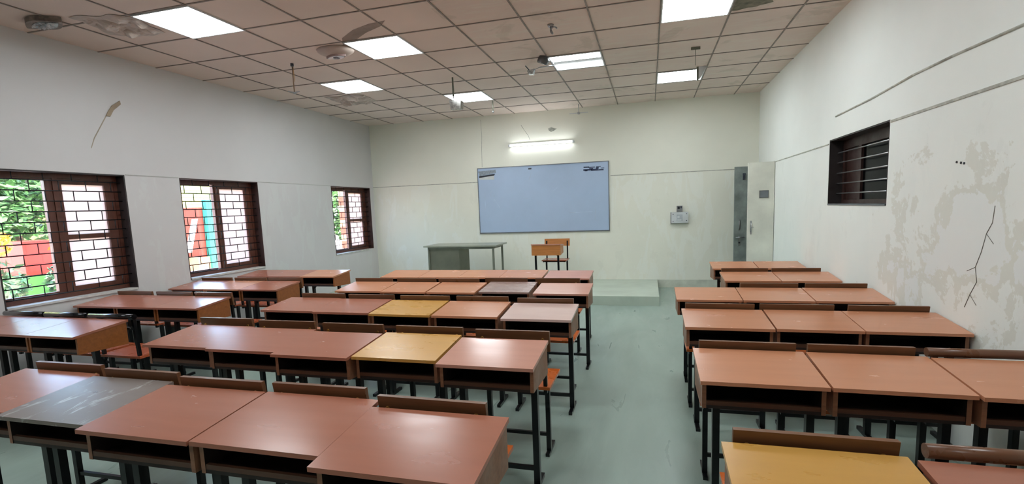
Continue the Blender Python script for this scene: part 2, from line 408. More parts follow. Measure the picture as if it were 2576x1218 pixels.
# ------------------------------------------------------------------ double door, both leaves open
fr = MB()
fr.box((XR-.008, DOOR[0]+.001, 0), (XR+T-.001, DOOR[0]+.04, 2.028)); fr.box((XR-.008, DOOR[1]-.04, 0), (XR+T-.001, DOOR[1]-.001, 2.028)); fr.box((XR-.008, DOOR[0]+.04, 1.99), (XR+T-.001, DOOR[1]-.04, 2.028))
d = struct(fr.build('door_1', M['doorgrey']))
leaf = B((1.392, 7.622, .01), (1.742, 7.655, 2.022), .003).build('near_door_leaf', M['doorcream'], d); leaf['label'] = 'cream door leaf facing the room'
v = MB(); v.box((1.545, 7.610, 1.510), (1.668, 7.622, 1.618)).bevel(.006); v.build('inset_box', M['greyplastic'], leaf)
v = MB(); v.box((1.555, 7.605, 1.520), (1.658, 7.6105, 1.608)); v.bevel(.003); v.build('box_cover', M['alu'], leaf)
v = MB(); v.box((1.432, 7.612, .985), (1.450, 7.622, 1.185)); v.tube((1.441, 7.60, 1.02), (1.441, 7.60, 1.15), .006); v.tube((1.441, 7.60, 1.09), (1.478, 7.598, 1.09), .005); v.tube((1.441,7.612,1.03),(1.441,7.60,1.03),.006); v.tube((1.441,7.612,1.14),(1.441,7.60,1.14),.006)
v.build('bolt', M['steel'], leaf)
leaf = B((1.340, 8.432, .01), (1.742, 8.465, 2.022), .003).build('far_door_leaf', M['doorgrey'], d); leaf['label'] = 'grey green door leaf with lever handle'
v = MB(); v.box((1.462, 8.420, 1.815), (1.498, 8.432, 1.91)); v.box((1.458, 8.412, 1.885), (1.502, 8.422, 1.915)); v.build('latch', M['sclip'], leaf)
v = MB(); v.box((1.410, 8.424, 1.0), (1.428, 8.432, 1.175)); v.tube((1.419, 8.415, 1.02), (1.419, 8.415, 1.155), .007); v.tube((1.419,8.424,1.03),(1.419,8.415,1.03),.007); v.tube((1.419,8.424,1.145),(1.419,8.415,1.145),.007)
v.build('pull_handle', M['steel'], leaf)
v = MB(); v.box((1.405, 8.426, .755), (1.440, 8.432, .905)); v.tube((1.422, 8.426, .887), (1.422, 8.405, .887), .009); v.tube((1.365, 8.405, .887), (1.50, 8.405, .887), .0075); v.build('lever_handle', M['steel'], leaf)
v = MB(); v.tube((1.422, 8.4262, .80), (1.422, 8.422, .80), .014, 14); v.build('keyhole', M['inkblack'], leaf)

# ------------------------------------------------------------------ lights
def panel(x0, y0, lab, twin=False):
    x1, y1 = x0+.607, y0+.58
    e = empty('ceiling_light', ((x0+x1)/2, (y0+y1)/2, H), lab, 'ceiling light', 'square light panels set in the ceiling')
    cx, cy = (x1-x0)/2, (y1-y0)/2
    f = MB()
    for a, b in (((-cx,-cy),(cx,-cy+.012)), ((-cx,cy-.012),(cx,cy)), ((-cx,-cy+.012),(-cx+.012,cy-.012)), ((cx-.012,-cy+.012),(cx,cy-.012))): f.box((a[0],a[1],-.012), (b[0],b[1],-.001))
    f.build('light_frame', M['whiteplastic'], e)
    if twin:
        MB().box((-cx+.012,-cy+.012,-.004), (cx-.012,cy-.012,-.002)).build('reflector', M['whiteplastic'], e)
        for s in (-1, 1):
            MB().box((-cx+.02, s*.17-.09, -.010), (cx-.02, s*.17+.09, -.005)).build('diffuser', M['panel'], e)
    else:
        MB().box((-cx+.012,-cy+.012,-.009), (cx-.012,cy-.012,-.003)).build('diffuser', M['panel'], e)
panel(-4.203, 3.28, 'square ceiling panel light above the nearest window, largest in view')
panel(-2.978, 4.445, 'bright ceiling panel light beside the eye-shaped lens fitting')
panel(-4.203, 5.68, 'ceiling panel light above the second window, by the creased ceiling film')
panel(-2.978, 6.89, 'ceiling panel light partly behind the hanging rod with a glass box')
panel(-1.123, 5.665, 'ceiling panel light with two bright bars and a darker middle', True)
panel(.117, 6.875, 'ceiling panel light nearest the doors, beside a white wedge')
panel(.117, 4.445, 'ceiling panel light cut off by the top of the picture')
panel(-1.748, 2.07, 'added unseen ceiling panel light overhead, outside the picture, middle of room'); panel(-4.203, .86, 'added unseen ceiling panel light behind the viewpoint, window side'); panel(.117, 1.47, 'added unseen ceiling panel light behind the viewpoint, door side'); panel(-1.748, -.97, 'added unseen rearmost ceiling panel light of the room')  # unseen panels, added for the light they give the room

t = empty('tube_light', (-1.897, YF, 2.632), 'long white fluorescent tube light on the front wall above the whiteboard', 'wall light')
L = .595
MB().box((-L-.01, -.035, -.012), (L+.01, -.001, .03)).bevel(.004).build('batten', M['whiteplastic'], t)
MB().tube((-L+.02, -.052, 0), (L-.02, -.052, 0), .014, 14).build('tube', M['tube'], t)
for s in (-1, 1): MB().box((s*L-.014, -.07, -.018), (s*L+.014, -.001, .018)).bevel(.003).build('end_holder', M['whiteplastic'], t)

# ------------------------------------------------------------------ whiteboard, marks and wall boxes
BX0, BX1, BZ0, BZ1 = -3.15, -.682, 1.022, 2.262
w = empty('whiteboard', ((BX0+BX1)/2, YF, (BZ0+BZ1)/2), 'large bluish whiteboard in a thin grey frame on the front wall', 'whiteboard')
hx, hz = (BX1-BX0)/2, (BZ1-BZ0)/2
MB().box((-hx+.012, -.018, -hz+.012), (hx-.012, -.001, hz-.012)).build('board_surface', M['board'], w)
f = MB(); 
for a, b in (((-hx,-hz),(hx,-hz+.02)), ((-hx,hz-.012),(hx,hz)), ((-hx,-hz+.02),(-hx+.012,hz-.012)), ((hx-.014,-hz+.02),(hx,hz-.012))): f.box((a[0],-.026,a[1]), (b[0],-.001,b[1]))
f.build('board_frame', M['alu'], w)
# faint smudges wiped on the surface
f = MB()
random.seed(11)
for (x, z, l, an) in ((-.92,.05,.20,1.5),(-.86,-.06,.22,-1.0),(-.98,.14,.10,1.5),(.72,-.27,.42,.02),(.9,.08,.12,.9),(.98,-.3,.22,1.5),(.25,.16,.12,.6),(-.3,.02,.07,.1),(-.2,.43,.16,1.2),(-1.1,0,.35,1.56)):
    dx, dz = math.cos(an)*l/2, math.sin(an)*l/2; nx, nz = -math.sin(an)*.006, math.cos(an)*.006
    f.hexa([(x-dx-nx,-.0186,z-dz-nz),(x+dx-nx,-.0186,z+dz-nz),(x+dx-nx*.5,-.0182,z+dz-nz*.5),(x-dx-nx*.5,-.0182,z-dz-nz*.5),(x-dx+nx,-.0186,z-dz+nz),(x+dx+nx,-.0186,z+dz+nz),(x+dx+nx*.5,-.0182,z+dz+nz*.5),(x-dx+nx*.5,-.0182,z-dz+nz*.5)])
f.build('smudge', plain('pale wiped smudge', (184,202,228), .4), w)
# dark writing-like smears, top right; each stroke short and ragged as in the picture
f = MB(); random.seed(5)
for (x, z, l, h) in ((.835,.528,.10,.02),(.93,.522,.12,.014),(1.05,.53,.08,.012),(.86,.480,.16,.026),(.98,.476,.12,.034),(1.09,.470,.10,.020),(1.03,.505,.05,.03),(.83,.468,.05,.02),(.92,.50,.07,.016),(1.12,.50,.06,.01)):
    f.box((x-l/2, -.0190, z-h/2), (x+l/2, -.0181, z+h/2))
f.build('marker_writing', M['ink'], w)
MB().box((-.235, -.0215, .545), (-.175, -.0181, .572)).bevel(.002).build('clip', M['sclip'], w)
n = MB(); n.prism([(-1.215,.56),(-.87,.575),(-.865,.52),(-1.19,.47)], 'y', -.024, -.0185); n.build('stuck_sheet', M['paper'], w)
n = MB(); n.prism([(-1.20,.468),(-.88,.500),(-.90,.470),(-1.20,.438)], 'y', -.0245, -.0185); n.build('stuck_sheet', M['inkblack'], w)
n = MB(); n.prism([(-1.20,.436),(-.90,.468),(-.905,.395),(-1.19,.405)], 'y', -.022, -.0185); n.build('stuck_sheet', M['whiteplastic'], w)

s = empty('switchboard', (.505, YF, 1.22), 'white metal switchboard on the front wall right of the whiteboard', 'switchboard')
MB().box((-.145, -.06, -.09), (.145, -.001, .10)).bevel(.004).build('switch_box', M['alu'], s)
MB().box((-.135, -.068, -.085), (.145, -.0605, .10)).bevel(.002).build('cover_plate', M['whiteplastic'], s)
for x, z in ((-.105,.065),(-.105,-.055),(.115,-.045),(.115,.07)): MB().tube((x, -.0685, z), (x, -.073, z), .008).build('screw', M['sclip'], s)
MB().box((-.045, -.078, -.05), (.05, -.0685, .06)).bevel(.006).build('switch_plate', plain('clear grey plastic', (186,192,198), .2), s)
MB().box((-.035, -.09, .0), (.0, -.079, .035)).bevel(.003).build('switch', M['whiteplastic'], s)
MB().box((-.035, -.086, -.045), (.03, -.079, -.02)).bevel(.003).build('socket', M['whiteplastic'], s)
s = empty('plug_adapter', (.505, YF, 1.375), 'small silver box with dark sockets fixed above the white switchboard', 'wall socket')
MB().box((-.045, -.05, -.05), (.05, -.001, .055)).bevel(.005).build('adapter_body', M['steel'], s)
MB().box((-.03, -.055, .0), (.005, -.0505, .04)).build('socket', M['inkblack'], s)
MB().box((.015, -.055, .01), (.04, -.0505, .045)).build('socket', M['sclip'], s)

# chips and small marks on the walls
def flake(name, pts, x=None, y=None, mat=None, lab=None, cat='mark', th=.003):
    f = MB()
    if y is not None: f.prism(pts, 'y', y-th, y-.0003)
    else: f.prism(pts, 'x', x+.0003 if x < 0 else x-th, x+th if x < 0 else x-.0003)
    return tag(f.build(name, mat), lab, cat)
flake('plaster_chip', [(-1.76,2.90),(-1.70,2.915),(-1.66,2.895),(-1.60,2.885),(-1.66,2.85),(-1.71,2.835),(-1.75,2.865)], y=YF, mat=M['groove'], lab='grey chipped plaster spot above the tube light', cat='plaster chip')
flake('wall_crack', [(-2.27,3.0),(-2.262,3.0),(-2.20,2.90),(-2.13,2.80),(-2.10,2.72),(-2.108,2.72),(-2.138,2.80),(-2.208,2.90)], y=YF, mat=M['groove'], lab='thin crack in the plaster left above the tube light', cat='crack', th=.001)
flake('wall_crack', [(-3.045,3.15),(-3.040,3.15),(-3.03,2.85),(-3.045,2.6),(-3.05,2.28),(-3.056,2.28),(-3.052,2.6),(-3.037,2.85)], y=YF, mat=M['groove'], lab='long thin vertical crack above the whiteboard left corner', cat='crack', th=.001)
flake('peeling_strip', [(3.984,2.765),(3.99,2.73),(3.91,2.655),(3.87,2.585),(3.83,2.585),(3.86,2.64),(3.90,2.70)], x=XL, mat=plain('curled beige paint', (150,132,110), .5), lab='curled beige strip of paint on the left wall above the windows', cat='peeling paint', th=.012)
flake('wall_crack', [(3.83,2.585),(3.838,2.58),(3.70,2.34),(3.66,2.24),(3.655,2.245),(3.695,2.35)], x=XL, mat=plain('beige scratch', (160,148,130), .6), lab='thin beige scratch below the curled paint strip on left wall', cat='scratch', th=.0015)
f = MB(); 
for y, z in ((3.40,1.672),(3.36,1.665),(3.33,1.66)): f.tube((XR-.004, y, z), (XR-.0003, y, z), .007)
tag(f.build('nail_holes', M['inkblack']), 'three small dark nail holes on the right wall past the window', 'nail holes')
f = MB(); P = [(3.05,1.42),(3.06,1.33),(3.10,1.27),(3.13,1.17),(3.17,1.08),(3.15,1.0),(3.20,.92),(3.24,.84)]
for a, b in zip(P, P[1:]): f.tube((XR-.0005, a[0], a[1]), (XR-.0005, b[0], b[1]), .0022, 5)
for a, b in (((3.10,1.27),(3.04,1.22)), ((3.17,1.08),(3.24,1.05)), ((3.20,.92),(3.14,.87))): f.tube((XR-.0005, a[0], a[1]), (XR-.0005, b[0], b[1]), .0018, 5)
tag(f.build('wall_crack', plain('grey crack', (120,118,110), .8)), 'branching hairline crack in the peeling plaster of the right wall', 'crack')

# ------------------------------------------------------------------ things on the ceiling
def hang(name, lab, cat, x, y):
    return empty(name, (x, y, H), lab, cat)
e = hang('hanging_rod', 'thin brown rod hanging from the ceiling with a small three-armed end', 'hanging rod', -3.93, 4.85)
MB().tube((0,0,-.001), (0,0,-.03), .018).build('ceiling_cap', M['sclip'], e)
MB().tube((0,0,-.03), (0,0,-.315), .0055).build('rod', plain('brown rod', (120,92,62), .4), e)
MB().tube((.012,0,-.04), (.016,0,-.20), .003).build('cord', M['brass'], e)
v = MB(); v.ball((0,0,-.325), .018, 1, 1, .7)
for a in (0, 2.1, 4.2): v.tube((0,0,-.32), (.07*math.cos(a), .07*math.sin(a), -.315), .008, 8, .004)
v.build('three_armed_end', M['steel'], e)
e = hang('hanging_rod', 'grey rod hanging in front of a ceiling panel with a glass box', 'hanging rod', -2.48, 6.07)
MB().tube((0,0,-.001), (0,0,-.24), .010, 10, .014).build('rod', M['greymetal'], e)
MB().tube((0,0,-.24), (0,0,-.30), .006).build('stem', M['steel'], e)
v = MB(); v.hexa([(-.03,-.05,-.41),(.11,-.05,-.41),(.11,.05,-.41),(-.03,.05,-.41),(-.045,-.05,-.30),(.12,-.05,-.31),(.12,.05,-.31),(-.045,.05,-.30)]); v.bevel(.006)
v.build('glass_box', plain('greyish glass block', (150,148,142), .12, .2, var=.2, scale=25), e)
e = hang('hanging_rod', 'short thin rod hanging at the right of the far ceiling panel', 'hanging rod', -2.43, 7.60)
MB().tube((0,0,-.001), (0,0,-.17), .007).build('rod', M['greymetal'], e)
MB().ball((0,0,-.17), .016).build('knob', M['steel'], e)
e = hang('ceiling_hook', 'small silver hook fixed to the ceiling near the middle', 'ceiling hook', -.90, 4.72)
MB().tube((0,0,-.001), (0,0,-.02), .032, 14, .024).build('hook_base', M['steel'], e)
v = MB(); prev = Vector((0,0,-.02))
for k in range(13):
    a = -PI/2 + k*.36; q = Vector((.032+.032*math.cos(a+PI), 0, -.055+.032*math.sin(a)*1.0)) if k else Vector((0,0,-.045))
    v.tube(prev, q, .008, 8); prev = q
v.build('hook', M['steel'], e)
e = hang('camera_fitting', 'dark grey cone fitting at the corner of the two-bar ceiling panel', 'ceiling fitting', -1.16, 5.66)
MB().tube((-.04,0,-.002), (.04,0,-.075), .07, 16, .03).build('cone', plain('grey lacquer cone', (96,98,100), .25, .3), e)
e = hang('bracket_arm', 'thin silver arm with a glassy block below the two-bar ceiling panel', 'bracket arm', -1.10, 5.86)
MB().tube((0,0,-.001), (0,0,-.05), .012).build('arm_base', M['steel'], e)
MB().tube((0,0,-.05), (-.16,0,-.055), .007).build('arm', M['steel'], e)
MB().tube((-.16,0,-.055), (-.23,0,-.075), .004).build('stem', M['steel'], e)
v = MB(); v.hexa([(-.30,-.035,-.125),(-.24,-.035,-.13),(-.24,.035,-.13),(-.30,.035,-.125),(-.315,-.03,-.085),(-.225,-.03,-.07),(-.225,.03,-.07),(-.315,.03,-.085)]); v.bevel(.006)
v.build('glass_block', M['crystal'], e)
MB().tube((-.29,0,-.08), (-.34,0,-.02), .006).build('antenna', M['sclip'], e)
e = hang('ceiling_nozzle', 'small silver cross-shaped nozzle hanging just before the front wall', 'ceiling nozzle', -1.16, 8.43)
MB().tube((0,0,-.001), (0,0,-.15), .006).build('stem', M['whiteplastic'], e)
MB().ball((0,0,-.15), .028, 1, 1, .8).build('nozzle', M['steel'], e)
MB().box((-.16,-.006,-.153), (.16,.006,-.141)).build('cross_arm', M['whiteplastic'], e)
e = hang('tee_bracket', 'thin T-shaped metal bracket on the ceiling near the doors', 'ceiling bracket', .517, 5.936)
MB().box((-.05,-.006,-.03), (.05,.006,-.001)).build('tee_bar', M['greymetal'], e)
MB().tube((0,0,-.03), (0,0,-.20), .003).build('stem', M['greymetal'], e)
e = hang('wedge_fitting', 'narrow white wedge hanging at the edge of the door-side ceiling panel', 'ceiling fitting', .66, 6.80)
v = MB(); v.prism([(-.03,-.001),(.07,-.001),(-.01,-.15),(-.03,-.15)], 'y', -.02, .02); v.build('wedge', M['whiteplastic'], e)
MB().box((-.055,-.02,-.17), (-.031,.02,-.001)).build('side_plate', M['greymetal'], e)
# eye-shaped lens fitting
e = hang('lens_fitting', 'eye-shaped glossy lens set in a soft bulge of the ceiling', 'ceiling fitting', -3.19, 4.62)
tile = plain('ceiling coloured skin', (176,160,150), .5, var=.04, scale=5)
v = MB(); v.ball((0,0,.0), .20, 1.05, .75, .34, 28); 
for vert in list(v.bm.verts):
    if vert.co.z > -.001: vert.co.z = -.001
v.build('bulge', tile, e)
def almond(name, w, h, z, zt, mat, off=(0,0)):
    pts = []
    for k in range(24):
        a = 2*PI*k/24; pts.append((off[0]+w*math.cos(a), off[1]+h*math.sin(a)*(1-abs(math.cos(a))**2.2*.75)))
    m = MB(); m.prism(pts, 'z', z, zt); m.bevel(.004); return m.build(name, mat, e)
almond('eyelid', .118, .062, -.078, -.05, plain('brown grey rim', (128,104,98), .5))
almond('lens', .10, .048, -.084, -.06, M['eyewhite'])
v = MB(); v.tube((.0,.004,-.0845), (.0,.004,-.089), .034, 20, .028); v.build('lens_centre', M['eyedark'], e)
# creased film pieces hanging from the ceiling
def film(cx, cy, w, d, lab, seed, drop=.07, rot=0.0):
    from mathutils import noise as NZ
    b = MB(); n = 26; g = []
    for i in range(n+1):
        row = []
        for j in range(n+1):
            u, v = i/n-.5, j/n-.5
            r = max(abs(u), abs(v))*2
            f = abs(NZ.noise(Vector((u*3.1+seed, v*3.7, seed)))) + .4*abs(NZ.noise(Vector((u*8+seed, v*7, 2))))
            z = -.004 - drop*max(0, 1-r**3)*f*1.7
            x = u*w*(1+.25*NZ.noise(Vector((v*3, seed, 1)))); y = v*d*(1+.3*NZ.noise(Vector((u*3, seed, 5))))
            row.append(b.bm.verts.new((x*math.cos(rot)-y*math.sin(rot), x*math.sin(rot)+y*math.cos(rot), z)))
        g.append(row)
    for i in range(n):
        for j in range(n): b.bm.faces.new([g[i][j], g[i+1][j], g[i+1][j+1], g[i][j+1]])
    o = b.build('creased_film', plain('creased beige film', (186,172,162), .34, var=.05), None)
    o.location = (cx, cy, H); sm = o.modifiers.new('t', 'SOLIDIFY'); sm.thickness = .002; sm.offset = 1
    return tag(o, lab, 'film')
film(-4.50, 3.42, .50, .42, 'creased beige film on the ceiling left of the largest panel light', 3.3, .05, .3)
film(-4.35, 6.62, .60, .50, 'creased beige film hanging by the left wall behind a panel light', 8.1, .09, .1)
e = hang('torn_fitting', 'torn almond-shaped ceiling fitting with broken glass inside, top left', 'ceiling fitting', -4.95, 3.12)
almond('torn_rim', .20, .10, -.045, -.003, plain('grey brown torn rim', (120,108,100), .4, var=.2, scale=20))
almond('glass_pocket', .155, .062, -.052, -.03, M['crystal'], (.01,.0))
v = MB(); random.seed(3)
for k in range(6):
    a = (-.06+.024*k, random.uniform(-.02,.02), -.05); v.hexa([(a[0],a[1]-.015,-.06),(a[0]+.02,a[1]-.012,-.075),(a[0]+.018,a[1]+.01,-.08),(a[0],a[1]+.015,-.07),(a[0],a[1]-.012,-.053),(a[0]+.02,a[1]-.012,-.053),(a[0]+.02,a[1]+.012,-.053),(a[0],a[1]+.012,-.053)])
v.build('glass_shards', M['eyewhite'], e)
# dark damp stain
v = MB(); pts = []
for k in range(26):
    a = 2*PI*k/26; r = 1+.18*math.sin(3*a+1)+.1*math.sin(7*a); pts.append((.86+.17*r*math.cos(a), 4.83+.13*r*math.sin(a)))
v.prism(pts, 'z', H-.002, H-.0006); tag(v.build('damp_stain', plain('grey green damp stain', (124,122,106), .8, var=.15, scale=14)), 'round grey-green damp stain on the ceiling at the top edge', 'stain')
v = MB(); top = [(-3.05,4.55),(-2.92,4.35),(-2.70,4.20),(-2.48,4.12),(-2.30,4.10),(-2.40,4.20),(-2.62,4.30),(-2.80,4.42),(-2.95,4.60)]
v.prism(top, 'z', H-.0018, H-.0006); tag(v.build('soot_stain', plain('brown soot stain', (146,130,120), .8, var=.08, scale=8)), 'brown smear on the ceiling beside the eye-shaped fitting', 'stain')

# ------------------------------------------------------------------ school desk and chair prototypes
DW = .52
def make_desk(topmat, sidemat, name='school_desk', backmat=None):
    """origin on the floor under the middle of the pupil's edge; pupil sits on -y"""
    r = empty(name, (0,0,0)); h = DW/2
    D = .375; zn, zf = .712, .750
    sl = (zf-zn)/D
    t = MB(); t.hexa([(-h,0,zn-.017),(h,0,zn-.017),(h,D,zf-.017),(-h,D,zf-.017),(-h,0,zn),(h,0,zn),(h,D,zf),(-h,D,zf)]).bevel(.0035)
    t.build('desk_top', topmat, r)
    a, b = .028, D-.012
    za = lambda y: zn-.0175+sl*y
    for s in (-1, 1):
        x0, x1 = (s*(h-.006), s*(h-.024)) if s > 0 else (s*(h-.010), s*(h-.028))
        xx = sorted((x0, x1))
        m = MB(); m.hexa([(xx[0],a,.578),(xx[1],a,.578),(xx[1],b,.562),(xx[0],b,.562),(xx[0],a,za(a)),(xx[1],a,za(a)),(xx[1],b,za(b)),(xx[0],b,za(b))]).bevel(.002, 1)
        o = m.build('side_panel', [sidemat, M['inner_shade']], r)
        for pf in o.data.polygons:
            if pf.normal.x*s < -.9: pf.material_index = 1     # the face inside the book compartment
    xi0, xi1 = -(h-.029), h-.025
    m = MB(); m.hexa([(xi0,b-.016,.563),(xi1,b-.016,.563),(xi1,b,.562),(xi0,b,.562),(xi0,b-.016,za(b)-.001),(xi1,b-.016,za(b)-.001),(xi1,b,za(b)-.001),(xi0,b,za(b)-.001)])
    m.build('back_panel', backmat or M['inner_shade'], r)
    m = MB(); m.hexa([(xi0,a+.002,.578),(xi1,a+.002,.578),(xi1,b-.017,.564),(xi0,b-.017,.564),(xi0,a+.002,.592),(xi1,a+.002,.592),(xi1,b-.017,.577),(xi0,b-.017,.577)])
    m.build('book_shelf', M['inner_shade'], r)
    m = MB(); m.box((xi0,a+.002,.5925),(xi1,a+.016,.612)); m.bevel(.002, 1); m.build('front_lip', M['lip'], r)
    LX0, LX1 = -h+.085, h-.032; LY = .150
    for x in (LX0, LX1):
        B((x-.0165,LY-.0165,.022), (x+.0165,LY+.0165,.569), .003).build('leg', M['legs'], r)
        B((x-.013,.050,0), (x+.013,.265,.0215), .003).build('foot_bar', M['legs'], r)
    B((LX0+.017,LY-.009,.10), (LX1-.017,LY+.009,.122)).build('crossbar', M['legs'], r)
    m = MB()
    m.hexa([(LX0+.017,LY-.005,.525),(LX0+.017,LY+.005,.525),(LX0+.017,LY+.005,.545),(LX0+.017,LY-.005,.545),(LX0+.05,LY-.005,.566),(LX0+.05,LY+.005,.566),(LX0+.035,LY+.005,.568),(LX0+.035,LY-.005,.568)])
    m.build('brace', M['legs'], r)
    return r
def make_chair(seatmat, kind='board'):
    """origin on the floor under the middle of the seat; backrest on -y"""
    r = empty('school_chair', (0,0,0)); w = .205
    s = MB(); s.box((-.215,-.165,.424), (.215,.165,.442)).bevel(.005); s.build('seat', seatmat, r)
    if kind == 'board':
        m = MB(); th = .12
        m.hexa([(-.225,-.172,.660),(.225,-.172,.660),(.225,-.154,.660),(-.225,-.154,.660),(-.225,-.190,.785),(.225,-.190,.785),(.225,-.170,.785),(-.225,-.170,.785)]).bevel(.004)
        bk = m.build('backrest', M['backrest'], r)
        v = MB()
        for x in (-.185, .185): v.tube((x,-.181,.735), (x,-.190,.7345), .009, 10)
        v.build('bolt', M['brass'], bk)
    else:
        m = MB(); m.tube((-.228,-.180,.765), (.228,-.180,.765), .021, 18)
        m.build('backrest', M['tuberail'] if kind == 'tube' else M['tubeblack'], r)
        m = MB(); m.tube((-.19,-.176,.67), (.19,-.176,.67), .012, 12); m.build('lower_rail', M['legs'], r)
    for x in (-w+.02, w-.02):
        B((x-.0135,-.110,.02), (x+.0135,-.083,.4235), .0025).build('leg', M['legs'], r)
        B((x-.012,-.150,0), (x+.012,.030,.0195), .003).build('foot_bar', M['legs'], r)
        B((x-.010,-.082,.405), (x+.010,.150,.4235)).build('seat_rail', M['legs'], r)
        m = MB(); m.hexa([(x-.011,-.152,.40),(x+.011,-.152,.40),(x+.011,-.130,.40),(x-.011,-.130,.40),(x-.011,-.170,.75),(x+.011,-.170,.75),(x+.011,-.150,.75),(x-.011,-.150,.75)])
        for vv in m.bm.verts: vv.co.y += .0005 if vv.co.z > .5 else 0
        m.build('back_post', M['legs'], r)
    B((-w+.034,-.105,.11), (w-.034,-.089,.130)).build('crossbar', M['legs'], r)
    B((-w+.031,.120,.405), (w-.031,.136,.4235)).build('seat_rail', M['legs'], r)
    return r
M['tuberail'] = wood('dark brown round rail', (110,74,52), .3, .25)
M['tubeblack'] = plain('glossy black tube', (28,30,34), .18, .5, coat=.5)

TOPS = {'red-brown': 'top_red', 'tan orange': 'top_tan', 'mustard yellow': 'top_must', 'worn grey-brown': 'top_grey', 'pinkish brown': 'top_pink', 'mauve-grey': 'top_mauve', 'pale pink': 'top_glare'}
desk_proto, chair_proto = {}, {}
def get_desk(top, side):
    k = (top, side)
    if k not in desk_proto:
        desk_proto[k] = make_desk(M[TOPS[top]], M[side]); remember(desk_proto[k]); return desk_proto[k]
    return copy_tree(desk_proto[k])
def get_chair(seat, kind):
    k = (seat, kind)
    if k not in chair_proto:
        chair_proto[k] = make_chair(M[seat], kind); remember(chair_proto[k]); return chair_proto[k]
    return copy_tree(chair_proto[k])
ORD = ['first', 'second', 'third', 'fourth', 'fifth', 'sixth']
def place(block, row, nrows, seats, side, chair_dx=0, nochair=False, yc=-.405):
    """seats: (x_left, x_right, y, top, chair kind) from the window side to the door side"""
    n = len(seats); rowname = 'front' if row == 0 else ('rear' if row == nrows-1 else ORD[row])
    for i, (xa, xb, y, top, ck) in enumerate(seats):
        d = get_desk(top, side)
        d.location = ((xa+xb)/2, y, 0); d.scale = ((xb-xa-.004)/DW, 1, 1)
        j = random.uniform(-.006, .006); d.rotation_euler.z = j
        pos = ('left end of' if i == 0 else 'right end of' if i == n-1 else ORD[i]+' from left in')
        tag(d, f'{top} topped school desk, {pos} the {rowname} row, {block} block', 'desk', f'school desks in the {block} block')
        DESKS.append((block, (xa+xb)/2, y))
        if nochair: continue
        c = get_chair('redseat' if block == 'window-side' else 'seat', ck)
        c.location = ((xa+xb)/2 + chair_dx + random.uniform(-.012, .012), y + yc + random.uniform(-.01, .01), 0)
        c.rotation_euler.z = random.uniform(-.012, .012); CHAIRS.append((block, c, y))
        look = {'board': 'board-backed wooden chair', 'tube': 'wooden chair with round brown back rail', 'black': 'chair with glossy black tube back'}[ck]
        tag(c, f'{look}, {pos} the {rowname} row, {block} block', 'chair', f'chairs of the {block} block')
DESKS, CHAIRS = [], []
random.seed(21)
R, TN, MU, GR, PK, MV, PL = 'red-brown', 'tan orange', 'mustard yellow', 'worn grey-brown', 'pinkish brown', 'mauve-grey', 'pale pink'  # pale pink carries ceiling light glare in its colour
b = 'board'
# middle block, front row first
place('middle', 0, 5, [(-3.19,-2.68,5.16,TN,b),(-2.68,-2.17,5.16,TN,b),(-2.17,-1.665,5.16,TN,b),(-1.665,-1.16,5.16,TN,b),(-1.135,-.622,5.10,PK,b)], 'oakdark')
place('middle', 1, 5, [(-3.146,-2.616,4.22,TN,b),(-2.608,-2.12,4.20,TN,b),(-2.105,-1.605,4.20,TN,b),(-1.585,-1.086,4.25,MV,b),(-1.037,-.524,4.19,PK,b)], 'oakdark')
place('middle', 2, 5, [(-3.205,-2.68,3.30,R,b),(-2.678,-2.155,3.28,R,b),(-2.14,-1.617,3.255,MU,b),(-1.60,-1.075,3.25,TN,b),(-1.040,-.523,3.21,PL,b)], 'oakdark')
place('middle', 3, 5, [(-3.155,-2.63,2.275,R,b),(-2.63,-2.12,2.255,R,b),(-2.118,-1.610,2.215,R,b),(-1.605,-1.095,2.245,MU,b),(-1.075,-.552,2.195,PK,b)], 'oakdark')
place('middle', 4, 5, [(-3.19,-2.66,1.325,R,b),(-2.655,-2.15,1.295,GR,b),(-2.145,-1.60,1.26,R,b),(-1.598,-1.055,1.265,R,b),(-1.05,-.490,1.20,R,b)], 'oakdark', nochair=True)
# window side block
X = (-5.375, -4.875, -4.385, -3.885)
for row, (y, tops, ck) in enumerate(((5.205, (R,R,TN), b), (4.24, (R,TN,R), b), (3.29, (R,R,R), 'black'), (2.35, (R,R,R), b))):
    place('window-side', row, 4, [(X[i], X[i+1], y, tops[i], ck) for i in range(3)], 'oak', chair_dx=.06 if row == 2 else .02, nochair=(row == 3))
# the rear window side row is followed by chairs of the row in front of it; black tube backs stand there
# door side block
X = (.215, .738, 1.215, 1.742)
place('door-side', 0, 6, [(.715,1.205,5.88,TN,b),(1.21,1.70,5.88,TN,b)], 'oakdark')
place('door-side', 1, 6, [(.715,1.22,4.98,TN,b),(1.222,1.735,4.98,TN,b)], 'oakdark')
place('door-side', 2, 6, [(.210,.71,4.00,TN,b),(.712,1.22,4.00,TN,b),(1.225,1.740,4.01,TN,b)], 'oakdark')
place('door-side', 3, 6, [(X[0],X[1],3.11,TN,b),(.745,X[2],3.12,TN,b),(1.217,X[3],3.12,TN,'tube')], 'oakdark')
place('door-side', 4, 6, [(.213,.726,2.155,TN,b),(.732,1.235,2.155,TN,'tube'),(1.24,1.742,2.14,TN,'tube')], 'oakdark', yc=-.425)
place('door-side', 5, 6, [(.212,.715,1.150,MU,b),(.728,1.235,1.135,R,b),(1.24,1.742,1.13,R,b)], 'oakdark', nochair=True)

for block, c, y in CHAIRS:              # slide a chair forward where the desk behind it would touch its backrest
    behind = [q[2]+.375 for q in DESKS if q[0] == block and abs(q[1]-c.location.x) < .5 and q[2] < y-.5]
    if behind: c.location.y = max(c.location.y, max(behind)+.204)
